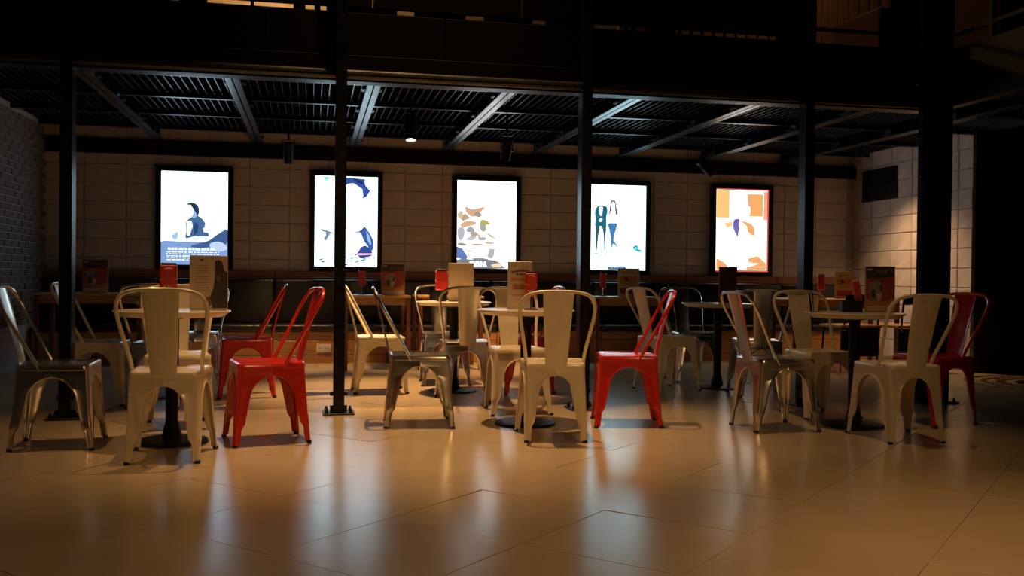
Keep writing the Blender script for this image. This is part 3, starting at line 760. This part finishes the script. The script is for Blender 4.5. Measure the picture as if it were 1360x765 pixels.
# ------------------------------------------------------------------ round pedestal tables
TOPZ = 0.732
TTOP = mat('white_table_laminate', (0.74, 0.66, 0.52), 0.22, 0, 0.04, 8, 0.05, coat=0.3)
def round_table_proto():
    t = thing('round_table', 'x', 'table', (0, 0, 0), 0, 'round pedestal tables')
    obj('table_top', lathe([(0, 0.732), (0.300, 0.732), (0.308, 0.731), (0.311, 0.727), (0.309, 0.722), (0.296, 0.716), (0.284, 0.705), (0.272, 0.697), (0, 0.696)], 56), TTOP, t)
    obj('column', lathe([(0.085, 0.696), (0.085, 0.688), (0.036, 0.68), (0.033, 0.12), (0.05, 0.05), (0.055, 0.028), (0, 0.028)], 24), CAST, t)
    obj('base', lathe([(0, 0.030), (0.06, 0.028), (0.165, 0.018), (0.190, 0.012), (0.195, 0.006), (0.193, 0.0), (0, 0)], 48), CAST, t)
    return t
TABLES = [(-0.757, 5.58, 'white round pedestal table in the left front group with the tall cream menu'),
          (1.34, 5.956, 'white round pedestal table in the middle front, partly behind a cream chair'),
          (3.438, 5.596, 'white round pedestal table in the right front group'),
          (3.44, 7.729, 'dim round pedestal table at the back right with a dark menu'),
          (1.135, 7.739, 'brightly lit round pedestal table at the middle back with a blank menu'),
          (-1.02, 7.66, 'round pedestal table at the left back, hidden behind the left group')]
tp = None
for x, y, lb in TABLES:
    if tp is None:
        tp = round_table_proto(); tp.location = (x, y, 0); tp['label'] = lb
    else: dup(tp, (x, y, 0), 0, lb, 'round pedestal tables')

# ------------------------------------------------------------------ wooden bench tables
def bench_table(x, y, wd, dp, label, top=LWOOD, h=0.742):
    t = thing('wooden_table', label, 'table', (x, y, 0), 0, 'wooden bench tables')
    obj('table_top', box2((-wd / 2, -dp / 2, h - 0.022), (wd / 2, dp / 2, h), 0.004), top, t)
    obj('apron', box2((-wd / 2 + 0.012, -dp / 2 + 0.012, h - 0.095), (wd / 2 - 0.012, -dp / 2 + 0.034, h - 0.0225)), WOOD, t)
    obj('apron', box2((-wd / 2 + 0.012, dp / 2 - 0.034, h - 0.095), (wd / 2 - 0.012, dp / 2 - 0.012, h - 0.0225)), WOOD, t)
    for sx in (-1, 1):
        for sy in (-1, 1):
            obj('leg', box2((sx * (wd / 2 - 0.045), sy * (dp / 2 - 0.045), 0), (sx * (wd / 2 - 0.005), sy * (dp / 2 - 0.005), h - 0.0225), 0.003), DWOOD, t)
bench_table(-2.05, 9.85, 0.95, 0.6, 'wooden bench table at the far left by the brick wall')
bench_table(0.63, 9.75, 0.66, 0.6, 'wooden bench table behind the brightly lit cream chair')
bench_table(1.36, 9.75, 0.66, 0.6, 'wooden bench table behind the middle back round table')
bench_table(3.27, 9.85, 0.76, 0.6, 'wooden bench table below the teal suit poster')
bench_table(5.62, 9.55, 1.25, 0.55, 'wooden bench table at right, before the lit block wall')

# stools with honey wood seats near the lit block wall
def wood_chair(x, y, rz, label):
    t = thing('wooden_seat_chair', label, 'chair', (x, y, 0), rz, 'chairs with honey wood seats')
    obj('seat', box2((-0.24, -0.21, 0.455), (0.24, 0.21, 0.485), 0.013, 3), LWOOD, t)
    for sx in (-1, 1):
        for sy in (-1, 1):
            obj('leg', tube([(sx * 0.225, sy * 0.19, 0), (sx * 0.205, sy * 0.17, 0.456)], 0.011, 8), CHROME if sy < 0 else CAST, t)
        obj('back_post', tube([(sx * 0.19, -0.195, 0.42), (sx * 0.19, -0.205, 0.60), (sx * 0.19, -0.24, 0.80)], 0.010, 8), CAST, t)
        obj('hinge', lathe([(0, 0.012), (0.016, 0.010), (0.018, 0), (0, 0)], 12, mtx=Matrix.Translation((sx * 0.19, -0.212, 0.435)) @ Matrix.Rotation(R(90), 4, 'X')), CHROME, t)
    obj('back_panel', box2((-0.19, -0.245, 0.70), (0.19, -0.225, 0.80), 0.006), CAST, t)
    obj('hanging_cover', box2((-0.20, -0.185, 0.16), (0.20, -0.175, 0.45)), LEATHER, t)
wood_chair(5.52, 9.06, 0.0, 'chair with honey wood seat behind the right round table, left of the pair')
wood_chair(6.12, 8.98, 0.0, 'chair with honey wood seat nearest the lit block wall')

# ------------------------------------------------------------------ things on the tables
def caller(x, y, z, rz, label, wd=0.085, ink=False, tall=1.0):
    t = thing('table_number_stand', label, 'table stand', (x, y, z), rz, 'red table stands'); t.scale = (1, 1, tall)
    obj('base', lathe([(0, 0.010), (0.036, 0.009), (0.042, 0.004), (0.042, 0), (0, 0)], 20), CAST, t)
    obj('stem', tube([(0, 0, 0.009), (0, 0, 0.092)], 0.006, 8), CHROME, t)
    b = obj('body', box2((-wd / 2, -0.022, 0.09), (wd / 2, 0.022, 0.252), 0.012, 3), PLASTICRED, t)
    obj('waist_band', box2((-wd / 2 - 0.002, -0.024, 0.164), (wd / 2 + 0.002, 0.024, 0.172), 0.002), INKRED, b)
    obj('cap', box2((-wd / 2 + 0.006, -0.018, 0.252), (wd / 2 - 0.006, 0.018, 0.262), 0.003), CAST, t)
    if ink:
        pts = [(-0.6, 0), (-0.42, 0.5), (-0.25, -0.1), (-0.05, 0.6), (0.1, 0), (0.3, 0.5), (0.45, 0.05), (0.6, 0.3)]
        obj('printed_squiggle', tube(catmull([(p[0] * wd / 2, -0.0225, 0.12 + p[1] * 0.03) for p in pts], 3), 0.0022, 5), INKPALE, b)
        obj('printed_squiggle', tube([(-0.018, -0.0225, 0.228), (0.0, -0.0225, 0.233), (0.018, -0.0225, 0.228)], 0.0022, 5), INKPALE, b)
def menu(x, y, z, rz, wd, h, label, kind):
    t = thing('table_menu', label, 'menu', (x, y, z), rz, 'upright table menus')
    obj('foot', box2((-wd / 2, -0.035, 0), (wd / 2, 0.035, 0.004)), CLEAR, t)
    obj('holder', box2((-wd / 2 - 0.004, 0.0, 0.004), (wd / 2 + 0.004, 0.004, h + 0.004), 0.001), CLEAR, t)
    base = {'plain': PAPER, 'list': PAPER, 'text': PAPER, 'dark': MAROON, 'red': INKRED, 'small': PAPER}[kind]
    s = obj('card', box2((-wd / 2, -0.003, 0.006), (wd / 2, -0.0002, h)), base, t)
    def shape(pts, m, lay=1, nm='printed_shape'):
        bm = bmesh.new()
        vs = [bm.verts.new((-wd / 2 + u * wd, -0.0031 - 0.0003 * lay, 0.006 + v * (h - 0.006))) for u, v in pts]
        f = bm.faces.new(vs); bmesh.ops.triangulate(bm, faces=[f]); obj(nm, bm, m, s)
    def rows(u0, u1, vs, hh, m, seed):
        q = random.Random(seed); bm = bmesh.new()
        for v in vs:
            u = u0 + q.uniform(0, 0.06)
            e = u1 - q.uniform(0, 0.08)
            while u < e:
                l = q.uniform(0.04, 0.14); a = min(u + l, e)
                bm.faces.new([bm.verts.new((-wd / 2 + p * wd, -0.0037, 0.006 + k * (h - 0.006))) for p, k in ((u, v), (a, v), (a, v + hh), (u, v + hh))])
                u = a + 0.025
        obj('printed_text', bm, m, s)
    if kind == 'list':
        shape([(0.66, 0.92), (0.78, 0.94), (0.86, 0.90), (0.92, 0.74), (1, 0.70), (1, 0.02), (0.60, 0.02), (0.52, 0.22), (0.62, 0.40), (0.66, 0.62)], INKDARK, 1, 'printed_bottle')
        shape([(0.70, 0.62), (0.80, 0.66), (0.82, 0.56), (0.72, 0.52)], INKBROWN, 2)
        shape([(0.40, 0.22), (0.52, 0.24), (0.58, 0.10), (0.50, 0.03)], INKBROWN, 2)
        rows(0.25, 0.42, [0.915], 0.03, INKDARK, 1)
        rows(0.10, 0.52, [0.82, 0.77, 0.72, 0.68, 0.61, 0.57, 0.50, 0.46, 0.40, 0.35], 0.010, INKBROWN, 2)
    elif kind == 'text':
        shape([(0.12, 0.80), (0.55, 0.85), (0.92, 0.82), (0.92, 0.79), (0.5, 0.79), (0.14, 0.75)], INKBROWN, 1)
        shape([(0.14, 0.66), (0.9, 0.66), (0.9, 0.59), (0.14, 0.59)], INKORANGE, 1)
        shape([(0.18, 0.53), (0.88, 0.53), (0.88, 0.40), (0.18, 0.40)], INKORANGE, 1)
        shape([(0.16, 0.30), (0.88, 0.30), (0.88, 0.27), (0.16, 0.27)], INKORANGE, 1)
        shape([(0.22, 0.90), (0.27, 0.94), (0.30, 0.90)], INKDARK, 1)
        rows(0.30, 0.90, [0.72], 0.03, INKDARK, 5); rows(0.22, 0.84, [0.47, 0.42], 0.02, INKDARK, 6)
        rows(0.55, 0.9, [0.90, 0.86], 0.012, INKBROWN, 7)
    elif kind == 'red':
        shape([(0, 1), (1, 1), (1, 0.80), (0.75, 0.76), (0, 0.74)], INKDARK, 1)
        shape([(0, 0.30), (0.35, 0.22), (0.72, 0.24), (1, 0.34), (1, 0), (0, 0)], INKORANGE, 1)
        shape([(0.05, 0.12), (0.95, 0.14), (0.96, 0.02), (0.04, 0.02)], PAPER, 2)
        shape([(0.12, 0.62), (0.30, 0.70), (0.50, 0.68), (0.62, 0.54), (0.58, 0.34), (0.44, 0.20), (0.24, 0.26), (0.12, 0.44)], INKGREY, 3, 'printed_figure')
        shape([(0.50, 0.60), (0.58, 0.58), (0.57, 0.44), (0.50, 0.48)], INKDARK, 4)
        shape([(0.40, 0.40), (0.56, 0.42), (0.50, 0.24), (0.42, 0.22)], INKPALE, 4)
        shape([(0.18, 0.46), (0.32, 0.50), (0.36, 0.28), (0.24, 0.30)], INKDARK, 4)
        shape([(0.04, 0.95), (0.24, 0.965), (0.22, 0.925), (0.06, 0.92)], INKPALE, 3)
        bm = bmesh.new()
        wave = [(0.40, 0.86), (0.46, 0.93), (0.52, 0.88), (0.50, 0.84), (0.60, 0.92), (0.66, 0.85), (0.74, 0.94), (0.72, 0.87), (0.82, 0.84), (0.92, 0.92), (0.95, 0.88)]
        add_tube(bm, catmull([(-wd / 2 + u * wd, -0.005, v * h) for u, v in wave], 3), 0.0024, 5)
        obj('printed_scroll', bm, INKGREY, s)
    elif kind == 'small':
        shape([(0.12, 0.72), (0.9, 0.72), (0.9, 0.50), (0.12, 0.50)], INKORANGE, 1)
        shape([(0.10, 0.30), (0.92, 0.30), (0.92, 0.08), (0.10, 0.08)], INKRED, 1)
        shape([(0.30, 0.66), (0.42, 0.70), (0.50, 0.60), (0.38, 0.54)], INKDARK, 2)
        rows(0.15, 0.85, [0.84, 0.44, 0.38], 0.03, INKBROWN, 11)
T1, T3, T5, T4, T2 = [(a, b) for a, b, _ in TABLES[:5]]
RTZ = 0.7325
# left front table
caller(T1[0] - 0.02, T1[1] - 0.02, RTZ, R(10), 'red stand with pale squiggle on the left front round table', 0.092, True)
menu(T1[0] + 0.195, T1[1] - 0.03, RTZ, R(8), 0.195, 0.30, 'tall cream menu with a dark bottle picture on the left front table', 'list')
# middle back table
caller(T2[0] - 0.10, T2[1] + 0.02, RTZ, R(-8), 'bright red stand beside the blank menu on the middle back table', 0.10)
menu(T2[0] + 0.055, T2[1] - 0.02, RTZ, R(-6), 0.20, 0.31, 'blank glossy beige menu on the middle back table', 'plain')
# middle front table
menu(T3[0] - 0.045, T3[1] - 0.01, RTZ, R(-14), 0.150, 0.30, 'narrow cream menu with orange print on the middle front table', 'text')
caller(T3[0] + 0.005, T3[1] - 0.11, RTZ, R(-10), 'dark red stand in front of the orange printed menu, middle front table', 0.076, True, 0.92)
# right front table
menu(T5[0] + 0.14, T5[1] - 0.06, RTZ, R(-20), 0.178, 0.295, 'red picture menu on the right front round table', 'red')
t = thing('condiment_caddy', 'black condiment caddy with a red packet on the right front round table', 'caddy', (T5[0] - 0.0, T5[1] + 0.05, RTZ), R(-15))
obj('tray', box2((-0.065, -0.045, 0), (0.065, 0.045, 0.006)), CAST, t)
for a, b in (((-0.065, -0.045), (0.065, -0.039)), ((-0.065, 0.039), (0.065, 0.045)), ((-0.065, -0.039), (-0.059, 0.039)), ((0.059, -0.039), (0.065, 0.039))):
    obj('side_wall', box2((a[0], a[1], 0.006), (b[0], b[1], 0.075)), CAST, t)
obj('red_packet', box((0.045, 0.0, 0.115), (0.04, 0.05, 0.19), 0.006, Matrix.Rotation(R(-12), 3, 'Y')), PLASTICRED, t)
t = thing('napkin_holder', 'shiny chrome napkin holder at the left edge of the right front table', 'napkin holder', (T5[0] - 0.262, T5[1] + 0.03, RTZ), R(-25))
obj('base_plate', box2((-0.03, -0.05, 0), (0.03, 0.05, 0.004)), CHROME, t)
for s in (-1, 1):
    obj('side_plate', box((s * 0.022, 0, 0.072), (0.003, 0.095, 0.135), 0, Matrix.Rotation(R(8 * s), 3, 'Y')), CHROME, t)
obj('napkins', box2((-0.014, -0.045, 0.004), (0.014, 0.045, 0.105)), PAPER, t)
# dim back table
menu(T4[0] + 0.10, T4[1] + 0.02, RTZ, R(-10), 0.155, 0.31, 'dark maroon menu on the dim back right table', 'dark')
# bench tables
WZ = 0.7425
menu(-2.02, 9.72, WZ, R(-4), 0.23, 0.315, 'dim picture menu on the far left wooden table', 'red')
menu(0.80, 9.70, WZ, R(-4), 0.225, 0.31, 'red picture menu on the wooden table behind the bright cream chair', 'red')
caller(0.50, 9.85, WZ, 0, 'dim red stand on the wooden table behind the bright cream chair', 0.08)
menu(3.33, 9.80, WZ, R(-10), 0.225, 0.30, 'pale printed menu on the wooden table below the teal suit poster', 'small')
caller(3.06, 9.85, WZ, R(-12), 'red stand on a thin stem, wooden table below the teal suit poster', 0.065)
menu(5.66, 9.42, WZ, R(-18), 0.20, 0.29, 'small cream and red menu on the right wooden table', 'small')
caller(5.43, 9.50, WZ, R(-20), 'red stand on the right wooden table near the slim post', 0.075)
